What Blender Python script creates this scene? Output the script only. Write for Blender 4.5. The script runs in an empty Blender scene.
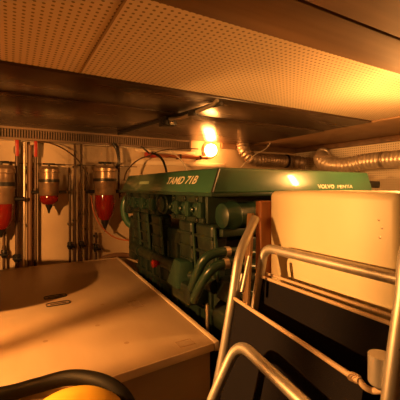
import bpy, bmesh, math, random
from mathutils import Vector, Matrix
random.seed(7)
PI = math.pi
COL = bpy.context.scene.collection
EYE = 1.30          # camera height
F = 332.0           # focal length in pixels of the 400-pixel frame
YAW = math.radians(29.8)

def ray(px, py):
    t = (px - 200) / F
    s, c = math.sin(YAW), math.cos(YAW)
    return Vector((s + c * t, c - s * t, (187 - py) / F))
def on_y(px, py, Y):
    r = ray(px, py); k = Y / r.y
    return Vector((r.x * k, Y, EYE + r.z * k))
def on_x(px, py, X):
    r = ray(px, py); k = X / r.x
    return Vector((X, r.y * k, EYE + r.z * k))

# ------------------------------------------------------------------ materials
def new_mat(name, col, rough=.5, metal=0.0, spec=.5, coat=0.0):
    m = bpy.data.materials.new(name); m.use_nodes = True
    b = m.node_tree.nodes['Principled BSDF']
    b.inputs['Base Color'].default_value = (*col, 1)
    b.inputs['Roughness'].default_value = rough
    b.inputs['Metallic'].default_value = metal
    b.inputs['Specular IOR Level'].default_value = spec
    b.inputs['Coat Weight'].default_value = coat
    return m
def nodes(m): return m.node_tree.nodes, m.node_tree.links, m.node_tree.nodes['Principled BSDF']
def mixrgb(n, l, fac, a, b):
    x = n.new('ShaderNodeMix'); x.data_type = 'RGBA'
    for k, v in ((0, fac), (6, a), (7, b)):
        if hasattr(v, 'links'): l.new(v, x.inputs[k])
        elif isinstance(v, tuple): x.inputs[k].default_value = (*v, 1)
        else: x.inputs[k].default_value = v
    return x.outputs[2]
def coords(n, l, scale=(1, 1, 1)):
    g = n.new('ShaderNodeNewGeometry'); mp = n.new('ShaderNodeMapping')
    mp.inputs['Scale'].default_value = scale
    l.new(g.outputs['Position'], mp.inputs['Vector'])
    return mp.outputs['Vector']
def add_noise(m, c1, c2, scale=(6, 6, 6), detail=5, lo=.35, hi=.65, bump=0.0, rough=None):
    n, l, b = nodes(m)
    v = coords(n, l, scale)
    t = n.new('ShaderNodeTexNoise'); t.inputs['Scale'].default_value = 1; t.inputs['Detail'].default_value = detail
    l.new(v, t.inputs['Vector'])
    r = n.new('ShaderNodeMapRange'); r.inputs[1].default_value = lo; r.inputs[2].default_value = hi
    l.new(t.outputs['Fac'], r.inputs[0])
    l.new(mixrgb(n, l, r.outputs[0], c1, c2), b.inputs['Base Color'])
    if rough:
        q = n.new('ShaderNodeMapRange'); q.inputs[3].default_value = rough[0]; q.inputs[4].default_value = rough[1]
        l.new(t.outputs['Fac'], q.inputs[0]); l.new(q.outputs[0], b.inputs['Roughness'])
    if bump:
        bp = n.new('ShaderNodeBump'); bp.inputs['Strength'].default_value = bump; bp.inputs['Distance'].default_value = .01
        l.new(t.outputs['Fac'], bp.inputs['Height']); l.new(bp.outputs['Normal'], b.inputs['Normal'])
    return m
def perforated(name, col, axes, pitch, rad, hole=(.02, .012, .006)):
    """cream sheet with a regular grid of round punched holes"""
    m = new_mat(name, col, .55)
    n, l, b = nodes(m)
    g = n.new('ShaderNodeNewGeometry'); sp = n.new('ShaderNodeSeparateXYZ'); l.new(g.outputs['Position'], sp.inputs[0])
    d = []
    for a in axes:
        dv = n.new('ShaderNodeMath'); dv.operation = 'DIVIDE'; dv.inputs[1].default_value = pitch
        l.new(sp.outputs[a], dv.inputs[0])
        fr = n.new('ShaderNodeMath'); fr.operation = 'FRACT'; l.new(dv.outputs[0], fr.inputs[0])
        sb = n.new('ShaderNodeMath'); sb.operation = 'SUBTRACT'; sb.inputs[1].default_value = .5; l.new(fr.outputs[0], sb.inputs[0])
        pw = n.new('ShaderNodeMath'); pw.operation = 'MULTIPLY'; l.new(sb.outputs[0], pw.inputs[0]); l.new(sb.outputs[0], pw.inputs[1])
        d.append(pw.outputs[0])
    ad = n.new('ShaderNodeMath'); ad.operation = 'ADD'; l.new(d[0], ad.inputs[0]); l.new(d[1], ad.inputs[1])
    lt = n.new('ShaderNodeMath'); lt.operation = 'LESS_THAN'; lt.inputs[1].default_value = (rad / pitch) ** 2
    l.new(ad.outputs[0], lt.inputs[0])
    l.new(mixrgb(n, l, lt.outputs[0], col, hole), b.inputs['Base Color'])
    return m

M = {}
M['ceil'] = perforated('ceiling_perforated', (.74, .58, .39), ('X', 'Y'), .0215, .0046, (.25, .165, .10))
M['wallp'] = perforated('side_wall_perforated', (.78, .68, .52), ('Y', 'Z'), .0215, .0046, (.25, .165, .10))
M['wall'] = add_noise(new_mat('wall_cream', (.7, .6, .45), .6), (.58, .44, .29), (.49, .36, .235), (3, 3, 3))
M['floor'] = add_noise(new_mat('floor_dark', (.05, .035, .025), .7), (.05, .035, .025), (.025, .02, .015), (9, 9, 9))
M['beam'] = add_noise(new_mat('beam_brown', (.3, .2, .12), .7, 0, .2), (.20, .11, .055), (.15, .08, .04), (1.2, 22, 22))
M['darkwood'] = add_noise(new_mat('hatch_dark_wood', (.05, .03, .02), .28), (.048, .024, .013), (.030, .015, .008), (1.5, 12, 30), rough=(.25, .31))
M['trimwood'] = add_noise(new_mat('trim_brown_wood', (.16, .085, .04), .45), (.17, .09, .045), (.11, .06, .03), (2, 20, 20))
M['deckpaint'] = add_noise(new_mat('strip_brown_paint', (.34, .2, .11), .5), (.36, .22, .12), (.3, .18, .1), (3, 9, 3))
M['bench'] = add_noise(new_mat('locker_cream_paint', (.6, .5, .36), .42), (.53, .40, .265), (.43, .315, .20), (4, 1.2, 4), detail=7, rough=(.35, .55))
M['benchside'] = add_noise(new_mat('locker_side_shaded', (.4, .3, .2), .5), (.40, .30, .19), (.33, .24, .15), (4, 4, 4))  # the lid's cream darkened for the dimmer light on the locker's sides
M['dent'] = new_mat('worn_paint', (.36, .24, .14), .5)
M['edging'] = new_mat('locker_edging', (.70, .56, .40), .4)
M['green'] = add_noise(new_mat('engine_green', (.02, .16, .09), .32, 0, .5), (.017, .045, .029), (.010, .028, .019), (9, 9, 9), rough=(.25, .42))
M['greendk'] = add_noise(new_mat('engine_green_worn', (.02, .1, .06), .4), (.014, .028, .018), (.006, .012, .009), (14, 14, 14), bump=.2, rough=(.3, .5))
M['gloss'] = add_noise(new_mat('cover_green_gloss', (.02, .1, .06), .2, 0, .5, .6), (.032, .10, .058), (.026, .082, .048), (9, 9, 9), rough=(.26, .36))
M['letter'] = new_mat('pale_lettering', (.55, .50, .40), .5)
M['black'] = new_mat('black_rubber', (.008, .007, .006), .6, 0, .25)
M['blackmetal'] = new_mat('black_metal', (.02, .017, .015), .4, .3)
M['alu'] = add_noise(new_mat('brushed_aluminium', (.8, .74, .66), .45, .75), (.66, .64, .61), (.56, .54, .51), (20, 20, 20), rough=(.40, .52))
M['foil'] = add_noise(new_mat('duct_foil', (.7, .6, .5), .36, .55), (.80, .68, .54), (.62, .51, .40), (14, 14, 14), rough=(.28, .45))
M['duct'] = add_noise(new_mat('duct_dull', (.4, .28, .2), .45, .7), (.46, .34, .25), (.3, .22, .16), (14, 14, 14))
M['navy'] = new_mat('navy_sling_cloth', (.007, .006, .010), .9, 0, .25)
def weave(m):
    n, l, b = nodes(m)
    w = n.new('ShaderNodeTexNoise'); w.inputs['Scale'].default_value = 420; w.inputs['Detail'].default_value = 1
    l.new(coords(n, l), w.inputs['Vector'])
    bp = n.new('ShaderNodeBump'); bp.inputs['Strength'].default_value = .3; bp.inputs['Distance'].default_value = .002
    l.new(w.outputs['Fac'], bp.inputs['Height']); l.new(bp.outputs['Normal'], b.inputs['Normal'])
weave(M['navy'])
M['hem'] = new_mat('tan_hem', (.62, .47, .33), .55)
M['wood'] = add_noise(new_mat('orange_wood', (.5, .2, .07), .45), (.52, .21, .075), (.40, .15, .05), (30, 30, 2))
M['tanwood'] = add_noise(new_mat('tan_wood', (.5, .33, .2), .5), (.52, .34, .2), (.42, .26, .15), (30, 30, 2))
M['cream'] = add_noise(new_mat('cream_plastic', (.84, .74, .50), .42, 0, .5, 0), (.88, .79, .55), (.85, .75, .51), (3, 3, 3))
M['chrome'] = new_mat('bright_steel', (.80, .72, .62), .2, 1)
M['filtermetal'] = add_noise(new_mat('filter_metal', (.3, .2, .13), .34, .6), (.36, .25, .16), (.22, .14, .09), (16, 16, 16))
M['steel'] = new_mat('dull_steel', (.55, .46, .36), .34, .8)
M['darkpipe'] = new_mat('dark_pipe', (.085, .045, .025), .42, .3)
M['hose_and_shadow'] = new_mat('brown_hose_and_shadow', (.15, .075, .036), .5)
M['copper'] = new_mat('copper_red_pipe', (.42, .12, .05), .4, .3)
M['red'] = new_mat('red_paint', (.36, .02, .012), .4)
M['bowl'] = new_mat('red_fuel_bowl', (.26, .016, .008), .12, 0, .6)
nb = M['bowl'].node_tree.nodes['Principled BSDF']; nb.inputs['Transmission Weight'].default_value = .35; nb.inputs['IOR'].default_value = 1.45
M['yellow'] = new_mat('yellow_paint', (.90, .55, .06), .35)
M['pale'] = new_mat('pale_wire', (.62, .54, .44), .5)
M['grille'] = new_mat('grille_paint', (.20, .13, .08), .5)
M['grilledark'] = new_mat('grille_dark', (.035, .025, .018), .6)
def emis(name, col, s):
    m = bpy.data.materials.new(name); m.use_nodes = True
    n, l = m.node_tree.nodes, m.node_tree.links
    n.clear(); o = n.new('ShaderNodeOutputMaterial'); e = n.new('ShaderNodeEmission')
    e.inputs[0].default_value = (*col, 1); e.inputs[1].default_value = s
    l.new(e.outputs[0], o.inputs[0]); return m
LAMPCOL = (1, .37, .08)
L_WALL, L_SIDE, L_NEAR = 120, 340, 22
FLOOD = 190
M['glow_wall'] = emis('glow_wall', LAMPCOL, L_WALL)
M['glow_side'] = emis('glow_side', (1, .42, .10), L_SIDE)
M['glow_near'] = emis('glow_near', (1, .37, .08), L_NEAR)

# ------------------------------------------------------------------ mesh helpers
ORG = {}
class MB:
    def __init__(s): s.bm = bmesh.new()
    def box(s, lo, hi, bev=0.0, seg=2):
        lo, hi = Vector(lo), Vector(hi)
        r = bmesh.ops.create_cube(s.bm, size=1)
        vs = r['verts']; c = (lo + hi) / 2; d = hi - lo
        for v in vs: v.co = Vector((v.co.x * d.x, v.co.y * d.y, v.co.z * d.z)) + c
        if bev:
            es = list({e for v in vs for e in v.link_edges})
            bmesh.ops.bevel(s.bm, geom=es, offset=bev, segments=seg, affect='EDGES', profile=.5)
        return s
    def hull(s, bottom, top, bev=0.0, seg=2):
        """prism between two equal-length loops"""
        b = [s.bm.verts.new(p) for p in bottom]; t = [s.bm.verts.new(p) for p in top]
        n = len(b)
        fs = [s.bm.faces.new(list(reversed(b))), s.bm.faces.new(t)]
        for i in range(n): fs.append(s.bm.faces.new((b[i], b[(i+1) % n], t[(i+1) % n], t[i])))
        bmesh.ops.recalc_face_normals(s.bm, faces=fs)
        if bev:
            es = list({e for f in fs for e in f.edges})
            bmesh.ops.bevel(s.bm, geom=es, offset=bev, segments=seg, affect='EDGES', profile=.5)
        return s
    def obox(s, p0, p1, w, h, up=(0, 0, 1), bev=0.0):
        """bar of section w x h from p0 to p1"""
        p0, p1 = Vector(p0), Vector(p1); d = (p1 - p0).normalized(); up = Vector(up)
        sd = d.cross(up).normalized(); u = sd.cross(d)
        q = [sd*w/2+u*h/2, -sd*w/2+u*h/2, -sd*w/2-u*h/2, sd*w/2-u*h/2]
        return s.hull([p0 + k for k in q], [p1 + k for k in q], bev)
    def sweep(s, pts, rads, n=12, cap=True):
        P = [Vector(p) for p in pts]; m = len(P)
        if not hasattr(rads, '__len__'): rads = [rads] * m
        T = []
        for i in range(m):
            a = P[max(i-1, 0)]; b = P[min(i+1, m-1)]; T.append((b - a).normalized())
        u = T[0].orthogonal().normalized(); rings = []
        for i in range(m):
            u = (u - T[i] * u.dot(T[i])).normalized(); w = T[i].cross(u)
            rings.append([s.bm.verts.new(P[i] + (u*math.cos(2*PI*k/n) + w*math.sin(2*PI*k/n)) * rads[i]) for k in range(n)])
        for a, b in zip(rings, rings[1:]):
            for k in range(n): s.bm.faces.new((a[k], a[(k+1) % n], b[(k+1) % n], b[k]))
        if cap:
            s.bm.faces.new(list(reversed(rings[0]))); s.bm.faces.new(rings[-1])
        return s
    def cyl(s, p0, p1, r, r1=None, n=20):
        return s.sweep([p0, p1], [r, r if r1 is None else r1], n)
    def lathe(s, base, axis, prof, n=24):
        """prof: (distance along axis, radius)"""
        base = Vector(base); axis = Vector(axis).normalized(); u = axis.orthogonal().normalized(); w = axis.cross(u)
        rings = [[s.bm.verts.new(base + axis*h + (u*math.cos(2*PI*k/n) + w*math.sin(2*PI*k/n))*max(r, 1e-4)) for k in range(n)] for h, r in prof]
        for a, b in zip(rings, rings[1:]):
            for k in range(n): s.bm.faces.new((a[k], a[(k+1) % n], b[(k+1) % n], b[k]))
        s.bm.faces.new(list(reversed(rings[0]))); s.bm.faces.new(rings[-1])
        return s
    def build(s, name, mat, parent=None, sharp=35, label=None, base=None):
        bmesh.ops.recalc_face_normals(s.bm, faces=s.bm.faces[:])
        vs = s.bm.verts
        if parent is not None: o0 = ORG[parent.name]
        elif base is not None: o0 = Vector(base)
        else:
            xs = [v.co.x for v in vs]; ys = [v.co.y for v in vs]; zs = [v.co.z for v in vs]
            o0 = Vector(((min(xs)+max(xs))/2, (min(ys)+max(ys))/2, min(zs)))
        for v in vs: v.co -= o0
        for f in s.bm.faces: f.smooth = True
        for e in s.bm.edges:
            if len(e.link_faces) == 2 and e.calc_face_angle(0) > math.radians(sharp): e.smooth = False
        me = bpy.data.meshes.new(name); s.bm.to_mesh(me); s.bm.free()
        me.materials.append(mat)
        o = bpy.data.objects.new(name, me); COL.objects.link(o)
        if parent is not None: o.parent = parent
        else: o.location = o0
        ORG[o.name] = o0
        if label: o['label'] = label
        return o
def thing(name, label, cat, base, group=None):
    o = bpy.data.objects.new(name, None); COL.objects.link(o); o.location = base
    o.empty_display_size = .05
    ORG[o.name] = Vector(base); return tag(o, label, cat, group)
def tag(o, label, cat, group=None):
    o['label'] = label; o['category'] = cat
    if group: o['group'] = group
    return o
def struct(o): o['kind'] = 'structure'; return o
def smooth_path(pts, per=8):
    P = [Vector(p) for p in pts]; Q = [P[0]*2 - P[1]] + P + [P[-1]*2 - P[-2]]; out = []
    for i in range(1, len(Q) - 2):
        a, b, c, d = Q[i-1], Q[i], Q[i+1], Q[i+2]
        for k in range(per):
            t = k / per
            out.append(.5*((2*b) + (c-a)*t + (2*a-5*b+4*c-d)*t*t + (3*b-a-3*c+d)*t**3))
    return out + [P[-1]]
def fillet_path(pts, r, seg=7):
    P = [Vector(p) for p in pts]; out = [P[0]]
    for a, b, c in zip(P, P[1:], P[2:]):
        d0, d1 = (a-b), (c-b); rr = min(r, d0.length*.49, d1.length*.49)
        s, e = b + d0.normalized()*rr, b + d1.normalized()*rr
        for k in range(seg + 1):
            t = k / seg; out.append(s*(1-t)**2 + b*2*t*(1-t) + e*t*t)
    return out + [P[-1]]

# ------------------------------------------------------------------ the setting
X0, X1, Y0, Y1, ZC = -1.6, 3.0, -.9, 2.9, 1.77
struct(MB().box((X0, Y0, -.05), (X1, Y1, 0)).build('floor', M['floor']))
struct(MB().box((X0, Y0, ZC), (X1, Y1, ZC + .05)).build('ceiling', M['ceil']))
struct(MB().box((X0, Y1, 0), (X1, Y1 + .05, ZC)).build('wall_back', M['wall']))
struct(MB().box((X0, Y0 - .05, 0), (X1, Y0, ZC)).build('wall_front', M['trimwood']))
struct(MB().box((X0 - .05, Y0, 0), (X0, Y1, ZC)).build('wall_left', M['trimwood']))
struct(MB().box((X1, Y0, 0), (X1 + .05, Y1, ZC)).build('wall_right', M['wallp']))
# dropped panel across the near ceiling, with its open joint
struct(MB().box((X0, Y0, 1.70), (X1, .508, ZC), .003).build('trim_1', M['beam']))
struct(MB().box((X0, .516, 1.70), (X1, .672, ZC), .004).build('trim_2', M['beam']))
struct(MB().box((X0, .508, 1.712), (X1, .516, ZC)).build('trim_3', M['grilledark']))
# joint cover between the perforated sheets
struct(MB().box((.247, .672, 1.7665), (.254, 1.43, ZC)).build('trim_4', M['deckpaint']))
# plain painted strip of ceiling along the right side, dark shelf rail under it
struct(MB().box((2.225, .672, 1.757), (X1, Y1, ZC), .003).build('trim_5', M['deckpaint']))
struct(MB().box((2.955, .672, 1.705), (X1, Y1, 1.757), .004).build('trim_6', M['trimwood']))
struct(MB().box((1.90, 2.86, 1.70), (2.955, Y1, 1.757), .004).build('trim_7', M['trimwood']))
struct(MB().box((X0, 2.892, 1.478), (1.0, Y1, 1.486)).build('trim_8', M['trimwood']))

# ------------------------------------------------------------------ overhead hatch
h = thing('ceiling_hatch', 'wide dark varnished wooden hatch set into the perforated ceiling', 'hatch', (.36, 2.1, 1.748))
MB().box((-1.55, 1.432, 1.757), (2.222, 1.838, ZC), .003).build('panel', M['darkwood'], h)
MB().box((-1.55, 1.842, 1.751), (2.222, 2.835, ZC), .003).build('panel', M['darkwood'], h)
MB().obox((.775, 2.71, 1.740), (.962, 1.452, 1.740), .018, .024, bev=.003).build('rail', M['blackmetal'], h, label='thin dark rail running across the hatch')
b = MB().box((.845, 1.915, 1.690), (.925, 2.02, 1.752), .008)
b.cyl((.835, 1.95, 1.712), (.935, 1.95, 1.712), .017)
bk = b.build('bracket', M['blackmetal'], h)
MB().lathe((.885, 1.915, 1.708), (0, -1, 0), [(0, .016), (.006, .016), (.009, .010), (.012, .004)]).build('bolt', M['chrome'], bk)
MB().sweep(fillet_path([(.87, 1.96, 1.735), (.90, 1.80, 1.716), (.935, 1.50, 1.735), (.938, 1.455, 1.752)], .05), .011, 12).build('stay_arm', M['steel'], h, label='bright metal stay arm')
MB().box((.89, 1.64, 1.706), (.93, 1.70, 1.74), .006).build('clamp', M['blackmetal'], h)

# ------------------------------------------------------------------ ventilation grille along the wall head
g = thing('ventilation_grille', 'long slotted ventilation grille along the top of the back wall', 'grille', (-.02, 2.87, 1.65))
MB().box((X0 + .02, 2.868, 1.662), (1.53, 2.90, 1.750)).build('backing', M['grilledark'], g)
fr = MB()
fr.box((X0 + .02, 2.838, 1.736), (1.53, 2.90, 1.756), .003); fr.box((X0 + .02, 2.838, 1.655), (1.53, 2.90, 1.672), .003)
fr.box((1.505, 2.838, 1.655), (1.53, 2.90, 1.756), .003)
fr.build('frame', M['grille'], g)
sl = MB(); x = X0 + .03
while x < 1.50:
    sl.box((x, 2.846, 1.666), (x + .0085, 2.874, 1.742)); x += .0185
sl.build('slats', M['grille'], g)
MB().cyl((X0 + .02, 2.842, 1.649), (1.53, 2.842, 1.649), .006).build('bottom_rod', M['steel'], g)

# ------------------------------------------------------------------ lamps
def bulkhead(name, label, c, n, glow, r):
    c, n = Vector(c), Vector(n)
    t = thing(name, label, 'lamp', c, 'bulkhead lamps')
    MB().lathe(c, n, [(0, r*1.35), (.012, r*1.35), (.018, r*1.2), (.03, r*1.12)], 28).build('base', M['steel'], t)
    MB().lathe(c, n, [(.03, r), (.03 + r*.45, r*.97), (.03 + r*.8, r*.75), (.03 + r*1.02, r*.42), (.03 + r*1.1, .003)], 28).build('lamp_glass', glow, t, 60)
    return t
bulkhead('bulkhead_lamp', 'lit round bulkhead lamp glowing on the back wall above the green engine', (1.765, Y1, 1.672), (0, -1, 0), M['glow_wall'], .062)
# caged inspection lamp hanging from the ceiling right of the cabinet
LX, LY = 1.58, .80
t = thing('inspection_lamp', 'lit caged inspection lamp hanging from the ceiling to the right of the cream cabinet', 'lamp', (LX, LY, 1.38))
MB().cyl((LX, LY, 1.69), (LX, LY, ZC), .006, n=10).build('cord', M['black'], t)
MB().lathe((LX, LY, 1.60), (0, 0, 1), [(0, .024), (.01, .028), (.07, .024), (.09, .012), (.10, .008)], 20).build('handle', M['black'], t)
MB().lathe((LX, LY, 1.405), (0, 0, 1), [(0, .004), (.008, .022), (.02, .029), (.18, .029), (.195, .02)], 20).build('bulb', M['glow_side'], t, 60)
cg = MB()
for k in range(5):
    a = 2*PI*k/5 + .5; cg.sweep(fillet_path([(LX + .036*math.cos(a), LY + .036*math.sin(a), 1.605), (LX + .04*math.cos(a), LY + .04*math.sin(a), 1.39), (LX, LY, 1.383)], .02, 4), .0017, 6)
cg.build('cage', M['steel'], t)
# portable flood lamp on a short stand at the left end of the locker, shining across it, with an unseen shadow caster added beside it
FX, FY, FZ = -.75, 1.12, 1.40
AZ = math.radians(24)
fd, fs = Vector((math.cos(AZ), math.sin(AZ), 0)), Vector((-math.sin(AZ), math.cos(AZ), 0)); UPV = Vector((0, 0, 1))
fo = Vector((FX, FY, FZ))
def fpt(a, b, c): return fo + fd*a + fs*b + UPV*c
t = thing('flood_lamp', 'portable flood lamp on a stand at the left end of the cream locker', 'lamp', (FX, FY, .70))
hs = MB().obox(fpt(-.07, -.13, 0), fpt(-.07, .13, 0), .01, .20)
hs.obox(fpt(-.07, 0, .10), fpt(.24, 0, .07), .44, .006); hs.obox(fpt(-.07, 0, -.10), fpt(.0, 0, -.10), .26, .006)
for sy in (-1, 1): hs.obox(fpt(-.07, sy*.13, 0), fpt(.0, sy*.13, 0), .006, .20)
hs.build('housing', M['yellow'], t)
MB().cyl(fpt(-.052, -.06, 0), fpt(-.052, .06, 0), .008, n=14).build('bulb', M['glow_near'], t, 60)
gd = MB()
for k in range(9): gd.cyl(fpt(.03, -.12 + k*.03, -.10), fpt(.03, -.12 + k*.03, .10), .0035, n=8)
gd.build('guard', M['blackmetal'], t)
MB().sweep(fillet_path([fpt(-.03, .136, 0), fpt(-.03, .136, -.13), fpt(-.03, -.136, -.13), fpt(-.03, -.136, 0)], .02, 5), .008, 12).build('yoke', M['black'], t)
MB().lathe((FX - .03, FY - .012, .701), (0, 0, 1), [(0, .12), (.012, .12), (.02, .02), (.56, .016), (.57, .012)], 26).build('stand', M['black'], t)
ld = bpy.data.lights.new('flood_light', 'SPOT'); lo = bpy.data.objects.new('flood_light', ld); COL.objects.link(lo)
ld.energy = FLOOD; ld.color = (1, .40, .09); ld.spot_size = math.radians(124); ld.spot_blend = .3; ld.shadow_soft_size = .005
lo.location = fpt(-.025, 0, 0); lo.rotation_euler = (fd + UPV*-.10).to_track_quat('-Z', 'Y').to_euler()
SX, SY = -.46, 1.58  # unseen seat added to throw a dark oval onto the locker top
t = thing('shadow_stool', 'added round wooden seat, unseen, casting the dark oval on the cream locker', 'shadow_stool', (SX, SY, .70))
MB().lathe((SX, SY, 1.11), (0, 0, 1), [(0, .155), (.008, .168), (.03, .17), (.045, .150), (.07, .11), (.085, .06), (.088, .002)], 36).build('seat', M['trimwood'], t)
for k in range(3):
    a = 2*PI*k/3 + .4
    MB().cyl((SX + .10*math.cos(a), SY + .10*math.sin(a), 1.113), (SX + .14*math.cos(a), SY + .14*math.sin(a), .7015), .011, .009, 12).build('leg', M['trimwood'], t)

bulkhead('bulkhead_lamp', 'added round fill lamp, unseen, under the dropped panel nearest the deck chairs', (.10, -.30, 1.70), (0, 0, -1), M['glow_near'], .05)  # fill lamp added behind the camera to lift chairs and ceiling

# ------------------------------------------------------------------ big locker in the foreground
BZ = .70
LA, LB, LC, LD = Vector((-1.15, .930, 0)), Vector((.702, 1.076, 0)), Vector((.800, 2.80, 0)), Vector((-1.15, 2.80, 0))
t = thing('storage_locker', 'large low locker with a flat cream top and two flush handles', 'locker', (-.2, 1.9, 0))
def quad(ins, z0, z1, bev):
    c = [LA + Vector((.01, ins, 0)), LB + Vector((-ins, ins, 0)), LC + Vector((-ins, -.002, 0)), LD + Vector((.01, -.002, 0))]
    return MB().hull([p + Vector((0, 0, z0)) for p in c], [p + Vector((0, 0, z1)) for p in c], bev)
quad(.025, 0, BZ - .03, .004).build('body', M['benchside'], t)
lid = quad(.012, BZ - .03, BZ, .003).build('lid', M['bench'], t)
ez = Vector((0, 0, BZ - .014))
MB().obox(LB + ez + Vector((-.009, 0, .001)), LC + ez + Vector((-.009, 0, .001)), .020, .036, bev=.003).build('edging', M['edging'], t)
MB().obox(LA + ez + Vector((0, .007, 0)), LB + ez + Vector((-.02, .007, 0)), .008, .029, bev=.002).build('edging', M['edging'], t)
MB().obox(LD + ez + Vector((0, -.012, .014)), LC + ez + Vector((-.02, -.012, .014)), .018, .006, bev=.002).build('edging', M['edging'], t)
def ring(cx, cy, w, d, sk, rad, z):
    pts = []
    for k in range(28):
        a = 2*PI*k/28
        pts.append((cx + w/2*math.copysign(abs(math.cos(a))**.45, math.cos(a)) + sk*math.sin(a)*d, cy + d/2*math.copysign(abs(math.sin(a))**.45, math.sin(a)), z))
    return pts + [pts[0], pts[1]]
for cy in (1.965, 1.840):
    hd = MB().box((.164, cy - .022, BZ - .002), (.268, cy + .022, BZ + .002), .002).build('flush_handle', M['dent'], lid)
    r = MB().sweep(ring(.216, cy, .112, .050, 0, .004, BZ + .0025), .0032, 8, cap=False)
    r.box((.178, cy - .004, BZ), (.254, cy + .006, BZ + .004), .001)
    r.build('handle_rim', M['blackmetal'], lid) 
for cx, cy, w, d in ((.585, 1.135, .062, .045), (.560, 1.64, .055, .10)):
    MB().sweep([(cx-w/2, cy-d/2, BZ+.001), (cx+w/2, cy-d/2, BZ+.001), (cx+w/2, cy+d/2, BZ+.001), (cx-w/2, cy+d/2, BZ+.001), (cx-w/2, cy-d/2, BZ+.001)], .0013, 6).build('latch_plate', M['dent'], lid)
for cx, cy in ((.39, 1.25), (.33, 1.47), (.12, 1.42), (.41, 1.72)):
    MB().lathe((cx, cy, BZ - .001), (0, 0, 1), [(0, .011), (.0012, .010), (.0016, .006)], 14).build('screw_cap', M['dent'], lid)

# ------------------------------------------------------------------ black hose and yellow canister by the near edge of the locker
tag(MB().lathe((.125, .80, 0), (0, 0, 1), [(0, .112), (.012, .12), (.755, .12), (.776, .113), (.798, .085), (.815, .05), (.823, .02), (.825, .002)], 40)
    .build('canister', M['yellow'], None, 40), 'yellow cylinder with a domed top under the looping black hose', 'canister')
def atd(px, py, d):
    r = ray(px, py); return r*d + Vector((0, 0, EYE))
hp = [(-.42, 1.17, BZ+.021), (-.22, 1.12, BZ+.021), atd(0, 395, .925), atd(35, 386, .95), atd(70, 377.5, .93), atd(98, 381, .90), atd(116, 390, .88), atd(127, 403, .868), atd(133, 425, .86)]
hp += [Vector((.285, .83, .50)), Vector((.30, .83, .2)), Vector((.33, .80, .05)), Vector((.30, .66, .021)), Vector((.16, .56, .021)), Vector((-.1, .55, .021))]
tag(MB().sweep(smooth_path(hp, 8), .0205, 16).build('hose', M['black']), 'thick black rubber hose arching over the near edge of the cream locker', 'hose')

# ------------------------------------------------------------------ engine
for xa in (.90, 1.52):
    struct(MB().box((xa, .95, 0), (xa + .12, 2.75, .22), .006).build('trim_9', M['trimwood']))
E = thing('marine_engine', 'big green marine diesel engine with pale lettering on its top cover', 'engine', (1.28, 1.8, .22))
bl = MB().box((.83, 1.27, .42), (1.74, 2.40, 1.06), .02)
for k in range(9): bl.box((.815, 1.32 + k*.12, .50), (.84, 1.345 + k*.12, .98), .006)
bl.box((.815, 1.27, .70), (.845, 2.40, .73), .005)
bl.build('engine_block', M['greendk'], E)
MB().hull([(1.0, 1.35, .24), (1.55, 1.35, .24), (1.55, 2.32, .24), (1.0, 2.32, .24)], [(.88, 1.29, .43), (1.69, 1.29, .43), (1.69, 2.38, .43), (.88, 2.38, .43)], .015).build('oil_sump', M['greendk'], E)
for xa in (.90, 1.55):
    for ya in (1.32, 2.22):
        MB().box((xa, ya, .22), (xa + .10, ya + .12, .44), .008).build('mounting_foot', M['greendk'], E)
# top cover: tapered long housing
cz0, cz1 = 1.272, 1.384
cv = MB().hull([(.720, 1.160, cz0), (1.815, 1.160, cz0), (1.815, 2.45, cz0), (.720, 2.45, cz0)],
               [(.768, 1.178, cz1), (1.79, 1.178, cz1), (1.79, 2.42, cz1), (.768, 2.42, cz1)], .012, 3)
cover = cv.build('top_cover', M['gloss'], E)
MB().box((.713, 1.152, cz0 - .012), (1.822, 2.458, cz0 + .004), .003).build('cover_flange', M['green'], E)
MB().obox((.7205, 1.1585, cz0 + .006), (.7650, 1.1745, cz1 - .008), .008, .008).build('corner_gasket', M['blackmetal'], E)
for p in ((1.0, 1.5), (1.0, 2.1), (1.5, 1.5), (1.5, 2.1)):
    MB().lathe((p[0], p[1], cz1), (0, 0, 1), [(0, .018), (.01, .018), (.012, .012), (.02, .012)], 6).build('cover_bolt', M['steel'], cover)
sl_l = (.768 - .720) / (cz1 - cz0)
def text(body, name, P, xdir, up, height, length, mat, parent, shear=0.0, bold=0.0):
    cu = bpy.data.curves.new(name, 'FONT'); cu.body = body; cu.extrude = 0.012; cu.shear = shear; cu.offset = bold; cu.resolution_u = 3
    ob = bpy.data.objects.new(name, cu); COL.objects.link(ob); bpy.context.view_layer.update()
    me = bpy.data.meshes.new_from_object(ob.evaluated_get(bpy.context.evaluated_depsgraph_get()))
    bpy.data.objects.remove(ob); bpy.data.curves.remove(cu)
    xs = [v.co.x for v in me.vertices]; ys = [v.co.y for v in me.vertices]
    w, hh = max(xs)-min(xs), max(ys)-min(ys); x0, y0 = min(xs), min(ys)
    xd, u = Vector(xdir).normalized(), Vector(up).normalized(); nrm = xd.cross(u)
    bm = bmesh.new(); bm.from_mesh(me); bpy.data.meshes.remove(me)
    for v in bm.verts:
        q = v.co.copy(); v.co = Vector(P) + xd*((q.x-x0)/w*length) + u*((q.y-y0)/hh*height) + nrm*(.0012 + q.z*.06)
    b = MB(); b.bm.free(); b.bm = bm
    return b.build(name, mat, parent)
def left_face(y, z): return Vector((.720 + sl_l*(z - cz0), y, z))
up_l = Vector((sl_l, 0, 1))
text('TAMD 71B', 'lettering', left_face(1.655, 1.314), (0, -1, 0), up_l, .041, .33, M['letter'], cover, .28, .004)
sl_f = (1.178 - 1.160) / (cz1 - cz0)
def front_face(x, z): return Vector((x, 1.160 + sl_f*(z - cz0), z))
text('VOLVO', 'lettering', front_face(1.355, 1.292), (1, 0, 0), (0, sl_f, 1), .021, .125, M['letter'], cover, 0, .03)
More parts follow.
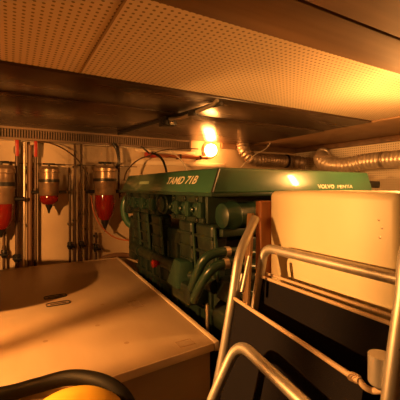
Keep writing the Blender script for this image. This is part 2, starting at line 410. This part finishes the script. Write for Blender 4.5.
text('PENTA', 'lettering', front_face(1.505, 1.293), (1, 0, 0), (0, sl_f, 1), .018, .125, M['letter'], cover, 0, .0)
pb = MB(); 
pl = [left_face(2.10, 1.318), left_face(1.93, 1.318), left_face(1.93, 1.336), left_face(2.10, 1.336)]
pb.hull([p + Vector((-.0004, 0, 0)) for p in pl], [p + Vector((-.0022, 0, 0)) for p in pl])
pb.build('badge', M['greendk'], cover, label='small worn pale green badge strip')
nb2 = M['badge'] = new_mat('badge_pale', (.25, .33, .2), .5); COL.objects['badge'].data.materials[0] = nb2
MB().box((1.80, 1.17, 1.295), (1.90, 1.28, 1.335), .008).build('end_cap', M['black'], E, label='black end cap beside the cover')
# cylinder heads on the visible side
for y0, y1 in ((1.27, 1.63), (1.85, 2.36)):
    hd = MB().box((.765, y0, 1.13), (1.70, y1, 1.268), .012)
    hd.box((.748, y0 + .02, 1.225), (.78, y1 - .02, 1.262), .006)
    hd.box((.748, y0 + .01, 1.135), (.78, y1 - .01, 1.160), .006)
    ho = hd.build('cylinder_head', M['greendk'], E)
    n = 3
    for k in range(n):
        yc = y0 + (k + .5) * (y1 - y0) / n; w = (y1 - y0) / n
        bb = MB().box((.738, yc - w*.36, 1.158), (.78, yc - w*.02, 1.232), .008)
        bb.lathe((.78, yc + w*.2, 1.195), (-1, 0, 0), [(0, .03), (.03, .03), (.038, .022), (.04, .012), (.052, .012), (.055, .008)], 18)
        bb.build('port_housing', M['green'], ho)
        for zz in (1.148, 1.244):
            MB().lathe((.75, yc, zz), (-1, 0, 0), [(0, .013), (.01, .013), (.012, .009), (.016, .008)], 6).build('head_bolt', M['greendk'], ho)
MB().lathe((.79, 1.74, 1.20), (-1, 0, 0), [(0, .055), (.03, .055), (.035, .045), (.05, .045), (.056, .03), (.06, .004)], 24).build('round_housing', M['greendk'], E)
# vertical runners and the manifold under them
for y0, y1, xo in ((1.235, 1.405, .770), (1.445, 1.60, .776), (1.84, 1.985, .772), (2.07, 2.20, .776), (2.24, 2.36, .774)):
    ym = (y0 + y1) / 2; w = (y1 - y0) / 2
    r = MB().hull([(xo + .022, ym - w*.7, .85), (.86, ym - w*.7, .85), (.86, ym + w*.7, .85), (xo + .022, ym + w*.7, .85)],
                  [(xo, ym - w, 1.132), (.86, ym - w, 1.132), (.86, ym + w, 1.132), (xo, ym + w, 1.132)], .022, 4)
    for zz in (.93, 1.0, 1.07):
        k = (zz - .85) / .28; ww = w*(.7 + .3*k) + .004; xx = xo + .022*(1 - k) - .007
        r.box((xx, ym - ww, zz - .007), (.85, ym + ww, zz + .007), .004)
    r.build('manifold_runner', M['greendk'], E)
    r = MB(); r.cyl((xo + .03, ym - w*1.02, .88), (xo + .01, ym - w*1.04, 1.12), .009, n=10); r.build('oil_line', M['green'], E)
mf = MB().sweep(smooth_path([(.80, 1.25, .855), (.79, 1.6, .86), (.79, 2.0, .86), (.80, 2.40, .855)], 6), .034, 18)
for yc in (1.36, 1.66, 1.95, 2.22): mf.lathe((.795, yc - .02, .857), (0, 1, 0), [(0, .042), (.03, .042)], 18)
mf.build('manifold', M['greendk'], E)
# canister lying under the front of the cover
tb = MB().lathe((.80, 1.225, 1.172), (1, 0, 0), [(0, .03), (.012, .055), (.05, .06), (.06, .066), (.075, .066), (.085, .058), (.20, .060), (.215, .068), (.235, .068), (.245, .055), (.30, .05), (.31, .02)], 28)
tb.build('cooler_canister', M['green'], E)
MB().sweep(smooth_path([(1.10, 1.225, 1.17), (1.16, 1.21, 1.16), (1.20, 1.20, 1.10), (1.20, 1.20, 1.0)], 6), .035, 14).build('charge_pipe', M['greendk'], E)
MB().box((.80, 1.20, 1.08), (1.05, 1.29, 1.115), .006).build('canister_bracket', M['greendk'], E)
# bent coolant pipes at the near corner
p1 = [(1.15, 1.12, 1.00), atd(252, 254, 1.43), atd(236, 252, 1.40), atd(216, 253, 1.37), atd(204, 260, 1.36), atd(197, 274, 1.38), atd(192, 288, 1.44)]
p2 = [(1.15, 1.10, .93), atd(250, 268, 1.40), atd(234, 263, 1.36), atd(217, 266, 1.34), atd(207, 275, 1.34), atd(199, 288, 1.37), atd(194, 300, 1.42)]
for p in (p1, p2):
    q = smooth_path(p, 7)
    co = MB().sweep(q, .0195, 16).build('coolant_pipe', M['green'], E)
    k = len(q)*2//5; d = (q[k+1]-q[k]).normalized()
    MB().cyl(q[k] - d*.01, q[k] + d*.01, .0225).build('hose_clamp', M['steel'], co)
# lower fittings in the shade
MB().box((.72, 1.36, .74), (.84, 1.56, .84), .02).build('pump_housing', M['greendk'], E)
MB().hull([(.70, 1.45, .80), (.80, 1.42, .80), (.80, 1.62, .80), (.71, 1.60, .80)], [(.73, 1.48, .93), (.80, 1.46, .93), (.80, 1.58, .93), (.74, 1.57, .93)], .012).build('pump_bracket', M['green'], E)
for yc in (1.98, 2.12):
    MB().lathe((.875, yc, .52), (0, 0, 1), [(0, .04), (.01, .05), (.20, .052), (.21, .045), (.24, .045)], 22).build('oil_filter', M['blackmetal'], E)
rc = on_x(152, 264, .715)
MB().lathe(rc + Vector((.06, 0, 0)), (-1, 0, 0), [(0, .012), (.03, .012), (.035, .022), (.055, .024), (.06, .018), (.062, .004)], 18).build('filler_cap', M['red'], E, label='small red filler cap')
al = MB().lathe((.86, 1.14, .72), (0, 1, 0), [(0, .05), (.01, .07), (.12, .075), (.13, .06)], 26)
al.lathe((.86, 1.085, .72), (0, 1, 0), [(0, .045), (.012, .05), (.02, .038), (.03, .05), (.045, .05), (.055, .02)], 22)
al.build('alternator', M['greendk'], E)
cw = MB().lathe((1.25, 1.12, .62), (0, 1, 0), [(0, .03), (.01, .13), (.03, .135), (.04, .12), (.05, .135), (.07, .135), (.15, .06)], 30)
cw.build('crank_pulley', M['blackmetal'], E)
for a, b in (((.83, 1.17, .92), (.83, 1.17, .72)), ((.90, 1.15, .90), (.90, 1.15, .80)), ((.76, 1.26, .78), (.76, 1.26, .64))):
    MB().cyl(a, b, .008).build('fuel_line', M['steel'], E)
fp = MB().box((.80, 1.12, .80), (1.02, 1.26, .90), .015)
for k in range(4): fp.lathe((.83 + k*.05, 1.12, .85), (0, -1, 0), [(0, .014), (.02, .014), (.025, .009), (.035, .009)], 12)
fp.build('injection_pump', M['greendk'], E)
# green elbow hose looping at the far end, dark box and cables beside it
MB().sweep(smooth_path([on_y(142, 194, 2.44), on_y(131, 194, 2.50), on_y(124.5, 203, 2.52), on_y(125, 216, 2.52), on_y(131, 225, 2.50), on_y(143, 229, 2.44)], 8), .028, 16).build('elbow_hose', M['gloss'], E)
MB().box((.76, 2.42, 1.10), (.98, 2.50, 1.25), .012).build('end_housing', M['greendk'], E)
MB().box((.80, 2.40, .75), (1.10, 2.52, 1.08), .02).build('end_housing', M['greendk'], E)

# ------------------------------------------------------------------ cream cabinet, plank, folded deck chairs
t = thing('cabinet', 'tall cream plastic cabinet with rounded corners behind the folded deck chairs', 'cabinet', (1.04, .69, 0))
MB().box((.828, .462, .03), (1.24, .936, 1.286), .022, 5).build('body', M['cream'], t)
MB().box((.85, .48, 0), (1.22, .915, .05), .004).build('plinth', M['blackmetal'], t)
for k, (yy, zz) in enumerate(((.515, 1.215), (.507, 1.195), (.512, 1.17))):
    MB().lathe((.8285, yy, zz), (-1, 0, 0), [(0, .004), (.001, .0035), (.0018, .001)], 10).build('screw', M['steel'], t)
tag(MB().box((.795, .940, 0), (.86, .972, 1.248), .003).build('plank', M['wood']), 'narrow upright orange-brown plank beside the left edge of the cream cabinet', 'plank')

def sling(b, yl, yr, top, x_top, lean, zb, sag=.012, bow=0.0, n=10, m=12, th=.0025):
    """woven sheet hung on the chair plane; lean = dx/dz"""
    def grid(off):
        out = []
        for j in range(m + 1):
            z = top + (zb - top)*j/m; row = []
            for i in range(n + 1):
                f = i/n; y = yl[0] + (yr[0]-yl[0])*f; x = x_top[0] + (x_top[1]-x_top[0])*f + lean*(z - top)
                row.append(b.bm.verts.new((x + sag*math.sin(PI*f)*min(1, j/2) + off, y, z)))
            out.append(row)
        return out
    A, B = grid(0), grid(th)
    for j in range(m):
        for i in range(n):
            b.bm.faces.new((A[j][i], A[j][i+1], A[j+1][i+1], A[j+1][i])); b.bm.faces.new((B[j][i], B[j+1][i], B[j+1][i+1], B[j][i+1]))
    for j in range(m):
        b.bm.faces.new((A[j][0], A[j+1][0], B[j+1][0], B[j][0])); b.bm.faces.new((A[j][n], B[j][n], B[j+1][n], A[j+1][n]))
    for i in range(n):
        b.bm.faces.new((A[0][i], B[0][i], B[0][i+1], A[0][i+1])); b.bm.faces.new((A[m][i], A[m][i+1], B[m][i+1], B[m][i]))
    return b

# rear chair
c2 = thing('deck_chair', 'folded aluminium deck chair behind the other, round-cornered bar across the cream cabinet', 'chair', (.62, .64, 0), 'folded deck chairs')
ln = .20
def c2p(y, z, dx=0): return Vector((.752 + ln*(z - 1.095) + dx, y, z))
MB().sweep(fillet_path([c2p(.872, .02), c2p(.872, 1.095), c2p(.36, 1.095), c2p(.36, .02)], .045), .0152, 16).build('back_frame', M['alu'], c2)
sling(MB(), (.882,), (.372,), 1.0, (.733, .727), ln, .40, .004).build('sling', M['navy'], c2)
MB().cyl((.731, .890, 1.0), (.725, .366, 1.0), .0052).build('hem_rod', M['hem'], c2)
MB().cyl((.752, .862, 1.008), (.752, .366, 1.008), .0045).build('hem_rod', M['hem'], c2)
MB().obox((.776, .976, 1.202), (.700, .922, .70), .030, .012, (1, 0, 0), .002).build('armrest', M['tanwood'], c2, label='flat tan wooden armrest')
MB().sweep(fillet_path([(.585, .86, .02), (.66, .86, .46), (.655, .38, .46), (.58, .38, .02)], .04), .0125, 14).build('leg_frame', M['alu'], c2)
for yy in (.872, .36):
    MB().cyl(c2p(yy, 0), c2p(yy, .05), .018).build('foot_cap', M['black'], c2)
for yy in (.86, .38):
    MB().cyl((.582, yy, 0), (.59, yy, .05), .016).build('foot_cap', M['black'], c2)

# front chair
c1 = thing('deck_chair', 'folded aluminium deck chair in front, thick tube loop and round pivot hub showing', 'chair', (.42, .6, 0), 'folded deck chairs')
pl_ = [(.392, .855, .02), atd(213, 408, 1.012), atd(224, 352, 1.035), atd(232.5, 300, 1.055), atd(239, 254, 1.10), atd(255.5, 218, 1.19)]
MB().sweep(fillet_path(pl_, .045), .0155, 16).build('side_tube', M['alu'], c1)
pr_ = [(.33, .315, .02), atd(389, 408, .535), atd(396, 350, .545), atd(403.5, 295, .555), atd(408, 250, .58), atd(425, 215, .63)]
MB().sweep(smooth_path(pr_, 6), .0135, 16).build('side_tube', M['alu'], c1)
sling(MB(), (.858,), (.372,), .946, (.618, .552), .22, .40, .006).build('sling', M['navy'], c1)
rodp = smooth_path([(.617, .866, .948), (.60, .74, .948), (.576, .56, .948), atd(352, 376.5, .615), atd(358, 379, .605), atd(365, 387, .595), atd(374, 391, .59), atd(384, 390, .57)], 6)
MB().sweep(rodp, .0056, 12).build('hem_rod', M['hem'], c1)
cp = MB()
for px, py, d in ((352, 376.5, .612), (354.5, 377.5, .610), (357, 379, .607)):
    q = atd(px, py, d); cp.sweep([q + Vector((.002, .002, .0008)), q - Vector((.002, .002, .0008))], .0085, 14)
cp.build('rod_collar', M['hem'], c1)
hb = atd(380.5, 384, .570)
MB().lathe(hb, (0, 0, 1), [(-.006, .010), (0, .0175), (.003, .0198), (.0500, .0198), (.0506, .0192), (.0508, .003)], 28).build('pivot_hub', M['alu'], c1)
MB().cyl(hb + Vector((0, -.01, .018)), atd(392, 366, .545), .008).build('pivot_pin', M['chrome'], c1)
lp = [(.28, .725, .02), atd(214, 402, .845), atd(222, 358, .845), atd(236, 334, .845), atd(250, 350, .805), atd(305, 404, .625), (.462, .25, .90), (.30, .25, .02)]
lp = [lp[0], (.43, .716, .735), (.508, .69, .905), (.466, .25, .875), (.26, .25, .02)]
MB().sweep(fillet_path(lp, .055, 10), .0138, 18).build('leg_frame', M['alu'], c1)
MB().obox((.655, .868, 1.02), (.615, .868, .90), .022, .018, (1, 0, 0), .003).build('hinge_bracket', M['alu'], c1)
MB().cyl(atd(249.5, 256, 1.075), atd(242, 292, 1.045), .0062, n=14).build('side_stay', M['alu'], c1)
for p in ((.385, .855, 0), (.325, .315, 0), (.275, .725, 0), (.255, .25, 0)):
    MB().cyl(p, (p[0] + .012, p[1], .05), .017).build('foot_cap', M['black'], c1)

# ------------------------------------------------------------------ fuel filters on the back wall
def fuel_filter(px, ztop, zbody, zbowl, zcone, r, label, Y=2.76):
    x = on_y(px, 187, Y).x
    t = thing('fuel_filter', label, 'filter', (x, Y, zcone), 'fuel filters on the back wall')
    H = ztop - zbody
    MB().lathe((x, Y, zbody), (0, 0, 1), [(0, r*.92), (H*.05, r), (H*.36, r), (H*.40, r*1.06), (H*.46, r*1.06), (H*.5, r*.97), (H*.78, r*.97), (H*.80, r*1.08), (H*.9, r*1.08), (H*.94, r*.98), (H, r*.9)], 30).build('body', M['filtermetal'], t)
    MB().lathe((x, Y, zbody + H*.46), (0, 0, 1), [(0, r*1.075), (H*.10, r*1.075)], 30).build('dark_band', M['blackmetal'], t)
    hd = MB().cyl((x - r*.6, Y, ztop + r*.28), (x + r*.6, Y, ztop + r*.28), r*.1, n=12); hd.cyl((x, Y, ztop - .004), (x, Y, ztop + r*.28), r*.12, n=12)
    hd.build('lid_handle', M['blackmetal'], t)
    h2 = zbody - zbowl
    MB().lathe((x, Y, zbowl), (0, 0, 1), [(0, r*.42), (h2*.12, r*.66), (h2*.45, r*.9), (h2*.85, r*.92), (h2, r*.9)], 30).build('bowl', M['bowl'], t)
    MB().lathe((x, Y, zcone), (0, 0, 1), [(0, .006), ((zbowl-zcone)*.4, r*.16), ((zbowl-zcone)*.8, r*.34), (zbowl-zcone+.004, r*.40)], 20).build('drain_cone', M['blackmetal'], t)
    MB().box((x - r*.55, Y + r*.75, zbody + H*.25), (x + r*.55, Y1, zbody + H*.75), .006).build('wall_bracket', M['darkpipe'], t)
    for s in (-1, 1):
        MB().cyl((x + s*r*.8, Y, zbody + H*.12), (x + s*r*1.75, Y, zbody + H*.12), r*.17, n=14).build('port_fitting', M['blackmetal'], t)
fuel_filter(1, 1.455, 1.18, 1.00, .94, .085, 'fuel filter with red bowl cut by the left edge of the photo')
fuel_filter(49, 1.455, 1.235, 1.165, 1.10, .070, 'smaller fuel filter with a short red bowl between the two pipe groups')
fuel_filter(105, 1.475, 1.235, 1.03, .93, .087, 'tall fuel filter with red bowl nearest the green engine')

# ------------------------------------------------------------------ pipes on the back wall
def pipe(px, z0, z1, r, mat, label, name='pipe', lever=None, valve=False, group='vertical pipes on the back wall', Y=2.84):
    x = on_y(px, 187, Y).x
    t = thing(name, label, 'pipe', (x, Y, z0), group)
    MB().cyl((x, Y, 0), (x, Y, z1), r, n=16).build('tube', M[mat], t)
    if lever:
        MB().obox((x, Y - .03, lever + .075), (x, Y - .022, lever - .045), .024, .010, (0, 1, 0), .003).build('lever', M['red'], t, label='red valve lever')
        MB().lathe((x, Y, lever - .03), (0, 0, 1), [(0, r*1.3), (.01, r*1.8), (.05, r*1.8), (.06, r*1.3)], 14).build('valve_body', M['steel'], t)
    if valve:
        v = MB().lathe((x, Y, z0), (0, 0, 1), [(0, r*1.4), (.015, r*2.1), (.05, r*2.1), (.06, r*1.4)], 14).cyl((x, Y, z0 + .03), (x, Y - .05, z0 + .03), .008, n=10)
        v.build('valve_body', M['blackmetal'], t)
        MB().obox((x - .03, Y - .055, z0 + .034), (x + .03, Y - .055, z0 + .024), .016, .014, bev=.003).build('valve_handle', M['black'], t)
    for zz in (z0 + (z1-z0)*.33, z0 + (z1-z0)*.8):
        MB().box((x - r*1.25, Y + r*.2, zz - .008), (x + r*1.25, Y1, zz + .008), .002).build('pipe_clip', M['blackmetal'], t)
pipe(4, .78, 1.0, .010, 'darkpipe', 'short dark pipe stub with a black valve under the leftmost fuel filter', valve=True)
pipe(17, .74, 1.65, .013, 'darkpipe', 'dark pipe with red lever just left of the bright steel pipe', lever=1.575, valve=True)
pipe(24.3, .70, 1.64, .0095, 'steel', 'bright polished steel pipe between the two red levers')
pipe(30, .70, 1.62, .017, 'hose_and_shadow', 'thick brown upright tube in place of the shadow just right of the bright steel pipe')  # brown tube drawn where a pipe casts its shadow on the wall
pipe(35.5, 1.1, 1.65, .011, 'darkpipe', 'short dark pipe with red lever beside the smaller fuel filter', lever=1.575)
pipe(70, .80, 1.40, .010, 'darkpipe', 'first dark pipe right of the smaller fuel filter', valve=True)
pipe(75, .72, 1.65, .010, 'darkpipe', 'taller dark pipe second from the smaller fuel filter')
pipe(81.5, .80, 1.65, .009, 'darkpipe', 'slim dark pipe left of the tall fuel filter, reaching the grille', valve=True)
pipe(87, .72, 1.42, .010, 'darkpipe', 'shorter dark pipe nearest the tall fuel filter')
pipe(96, .76, .92, .010, 'darkpipe', 'low pipe stub with black valve under the tall fuel filter', valve=True)
xa, xb = on_y(146, 157, 2.83).x, on_y(207, 157, 2.83).x
t = thing('pipe', 'horizontal copper-red pipe on the bright wall left of the glowing lamp', 'pipe', ((xa + xb)/2, 2.83, 1.57))
MB().cyl((xa, 2.83, 1.588), (xb, 2.83, 1.588), .0155, n=16).build('tube', M['copper'], t)
for px in (180, 200):
    xx = on_y(px, 157, 2.83).x
    MB().box((xx - .008, 2.81, 1.566), (xx + .008, Y1, 1.61), .002).build('pipe_clip', M['blackmetal'], t)
MB().obox((xa + .02, 2.80, 1.60), (xa - .06, 2.79, 1.66), .018, .012, bev=.003).build('lever', M['blackmetal'], t, label='black valve lever')
MB().box((xa - .01, 2.805, 1.565), (xa + .09, 2.855, 1.612), .006).build('valve_body', M['red'], t, label='red valve body')
# bright shelf rails behind the pipe
struct(MB().box((.98, 2.885, 1.505), (1.95, Y1, 1.545), .003).build('trim_10', M['edging']))
struct(MB().box((.98, 2.885, 1.618), (1.60, Y1, 1.648), .003).build('trim_11', M['edging']))

# ------------------------------------------------------------------ cables
def cable(pts, r, mat, label, name='cable', per=8):
    tag(MB().sweep(smooth_path(pts, per), r, 10).build(name, M[mat]), label, name, 'cables on the back wall' if name == 'cable' else None)
cable([on_y(38, 141.5, 2.80), on_y(50, 143, 2.80), on_y(64, 149, 2.79), on_y(78, 160, 2.78), on_y(86, 173, 2.78), on_y(89, 190, 2.80)], .006, 'darkpipe', 'dark cable drooping from the grille over the pipes in a long arc')
cable([on_y(113, 143, 2.80), on_y(117, 150, 2.78), on_y(119, 160, 2.76), on_y(118, 165, 2.77), on_y(116, 169, 2.81)], .013, 'blackmetal', 'thick black cable loom bending down to the tall fuel filter')
cable([on_y(118, 143, 2.82), on_y(119, 160, 2.82), on_y(119, 185, 2.82), on_y(121, 200, 2.80)], .011, 'darkpipe', 'dark upright cable just right of the thick black loom')
cable([on_y(124, 180, 2.66), on_y(127, 171, 2.70), on_y(134, 163, 2.74), on_y(142, 158, 2.78), on_y(150, 156, 2.80)], .006, 'darkpipe', 'thin dark cable arching from the engine to the red valve')
cable([on_y(152, 153, 2.79), on_y(159, 156, 2.70), on_y(164, 163, 2.60), on_y(166.5, 176, 2.52), (1.08, 2.55, 1.25)], .010, 'black', 'black cable curving from the red valve down behind the engine cover')
cable([on_y(148, 156, 2.80), on_y(160, 151, 2.79), on_y(176, 149, 2.79), on_y(190, 148.5, 2.80), on_y(198, 149, 2.82)], .005, 'darkpipe', 'thin dark cable running along the wall to the glowing lamp')
cable([on_y(170, 150, 2.78), on_y(177, 156, 2.70), on_y(183, 163, 2.62), on_y(188, 174, 2.50), (1.36, 2.52, 1.3)], .005, 'pale', 'pale thin wire slanting down behind the pale engine lettering')
cable([on_y(238, 171, 2.50), on_y(246, 162, 2.60), on_y(256, 154, 2.62), on_y(266, 148.5, 2.62), on_y(272, 145, 2.62) + Vector((0, 0, .05))], .005, 'pale', 'pale thin wire rising from the engine cover toward the duct')
cable([on_y(91, 196, 2.78), on_y(94, 212, 2.76), on_y(101, 226, 2.74), on_y(112, 236, 2.72), on_y(124, 240, 2.70), on_y(137, 240, 2.60)], .006, 'copper', 'reddish cable curling under the tall fuel filter to the engine')
cable([on_y(101, 260, 2.85), on_y(107, 257, 2.83), on_y(117, 255, 2.82), on_y(130, 256, 2.82), (1.0, 2.76, .62), (1.05, 2.7, .3), (1.08, 2.72, .03)], .020, 'hose_and_shadow', 'brown hose lying behind the far corner of the locker', 'hose')

# ------------------------------------------------------------------ flexible ducts
def duct(pts, r, mat, label, amp=.10, pitch=.036, name='flexible_duct'):
    P = smooth_path(pts, 60); out = [P[0]]; acc = 0; step = pitch/4
    for a, b in zip(P, P[1:]):
        L = (b - a).length; q = 0
        while acc + (L - q) >= step:
            q += step - acc; acc = 0; out.append(a + (b - a)*(q/L))
        acc += L - q
    rad = [r*(1 + amp*math.sin(2*PI*i/4 + .3)) for i in range(len(out))]
    t = thing(name, label, 'duct', tuple(P[len(P)//2]), 'flexible ducts')
    MB().sweep(out, rad, 24).build('corrugated_tube', M[mat], t, 80)
    return t, P
t, P = duct([(2.13, 2.815, 1.755), (2.135, 2.80, 1.69), on_y(252, 158.5, 2.76), on_y(261, 160, 2.74), on_y(272, 160.5, 2.74), on_y(290, 161.5, 2.72), on_x(302, 163, 2.80), on_x(306, 164, 2.83)],   .066, 'duct', 'dull corrugated metal duct left, strapped by a black band near the corner')
def band(P, px, r, mat, name, tt):
    k = min(range(1, len(P)-1), key=lambda i: abs(200 + F*((P[i].x*math.cos(YAW) - P[i].y*math.sin(YAW))/(P[i].x*math.sin(YAW) + P[i].y*math.cos(YAW))) - px))
    d = (P[k+1]-P[k-1]).normalized()
    MB().lathe(P[k] - d*.012, d, [(0, r), (.002, r*1.02), (.022, r*1.02), (.024, r)], 26).build(name, M[mat], tt)
band(P, 286, .073, 'black', 'strap', t)
band(P, 298, .073, 'duct', 'coupling', t)
t, P = duct([(2.95, 2.46, 1.66), (2.89, 2.43, 1.62), on_x(322, 160, 2.80), on_x(329, 164.5, 2.78), on_x(345, 165.5, 2.82), on_x(362, 162.5, 2.86), on_x(380, 160.5, 2.87), on_x(402, 159, 2.87), on_x(440, 158, 2.87), (2.87, .9, 1.55)], .072, 'foil', 'bright corrugated metal duct sagging along the right wall above the engine')
band(P, 324, .079, 'foil', 'collar', t)
band(P, 384, .078, 'steel', 'clamp', t)

# ------------------------------------------------------------------ camera, world, view
cam = bpy.data.cameras.new('camera'); co = bpy.data.objects.new('camera', cam); COL.objects.link(co)
cam.sensor_width = 36; cam.lens = F/400*36; cam.shift_y = -13/400; cam.clip_start = .02
co.location = (0, 0, EYE); co.rotation_euler = (PI/2, 0, -YAW)
sc = bpy.context.scene; sc.camera = co
w = bpy.data.worlds.new('world'); sc.world = w; w.use_nodes = True
w.node_tree.nodes['Background'].inputs[0].default_value = (0, 0, 0, 1)
vs = sc.view_settings; vs.view_transform = 'Standard'; vs.look = 'None'; vs.gamma = 1; vs.exposure = 0; vs.use_curve_mapping = False
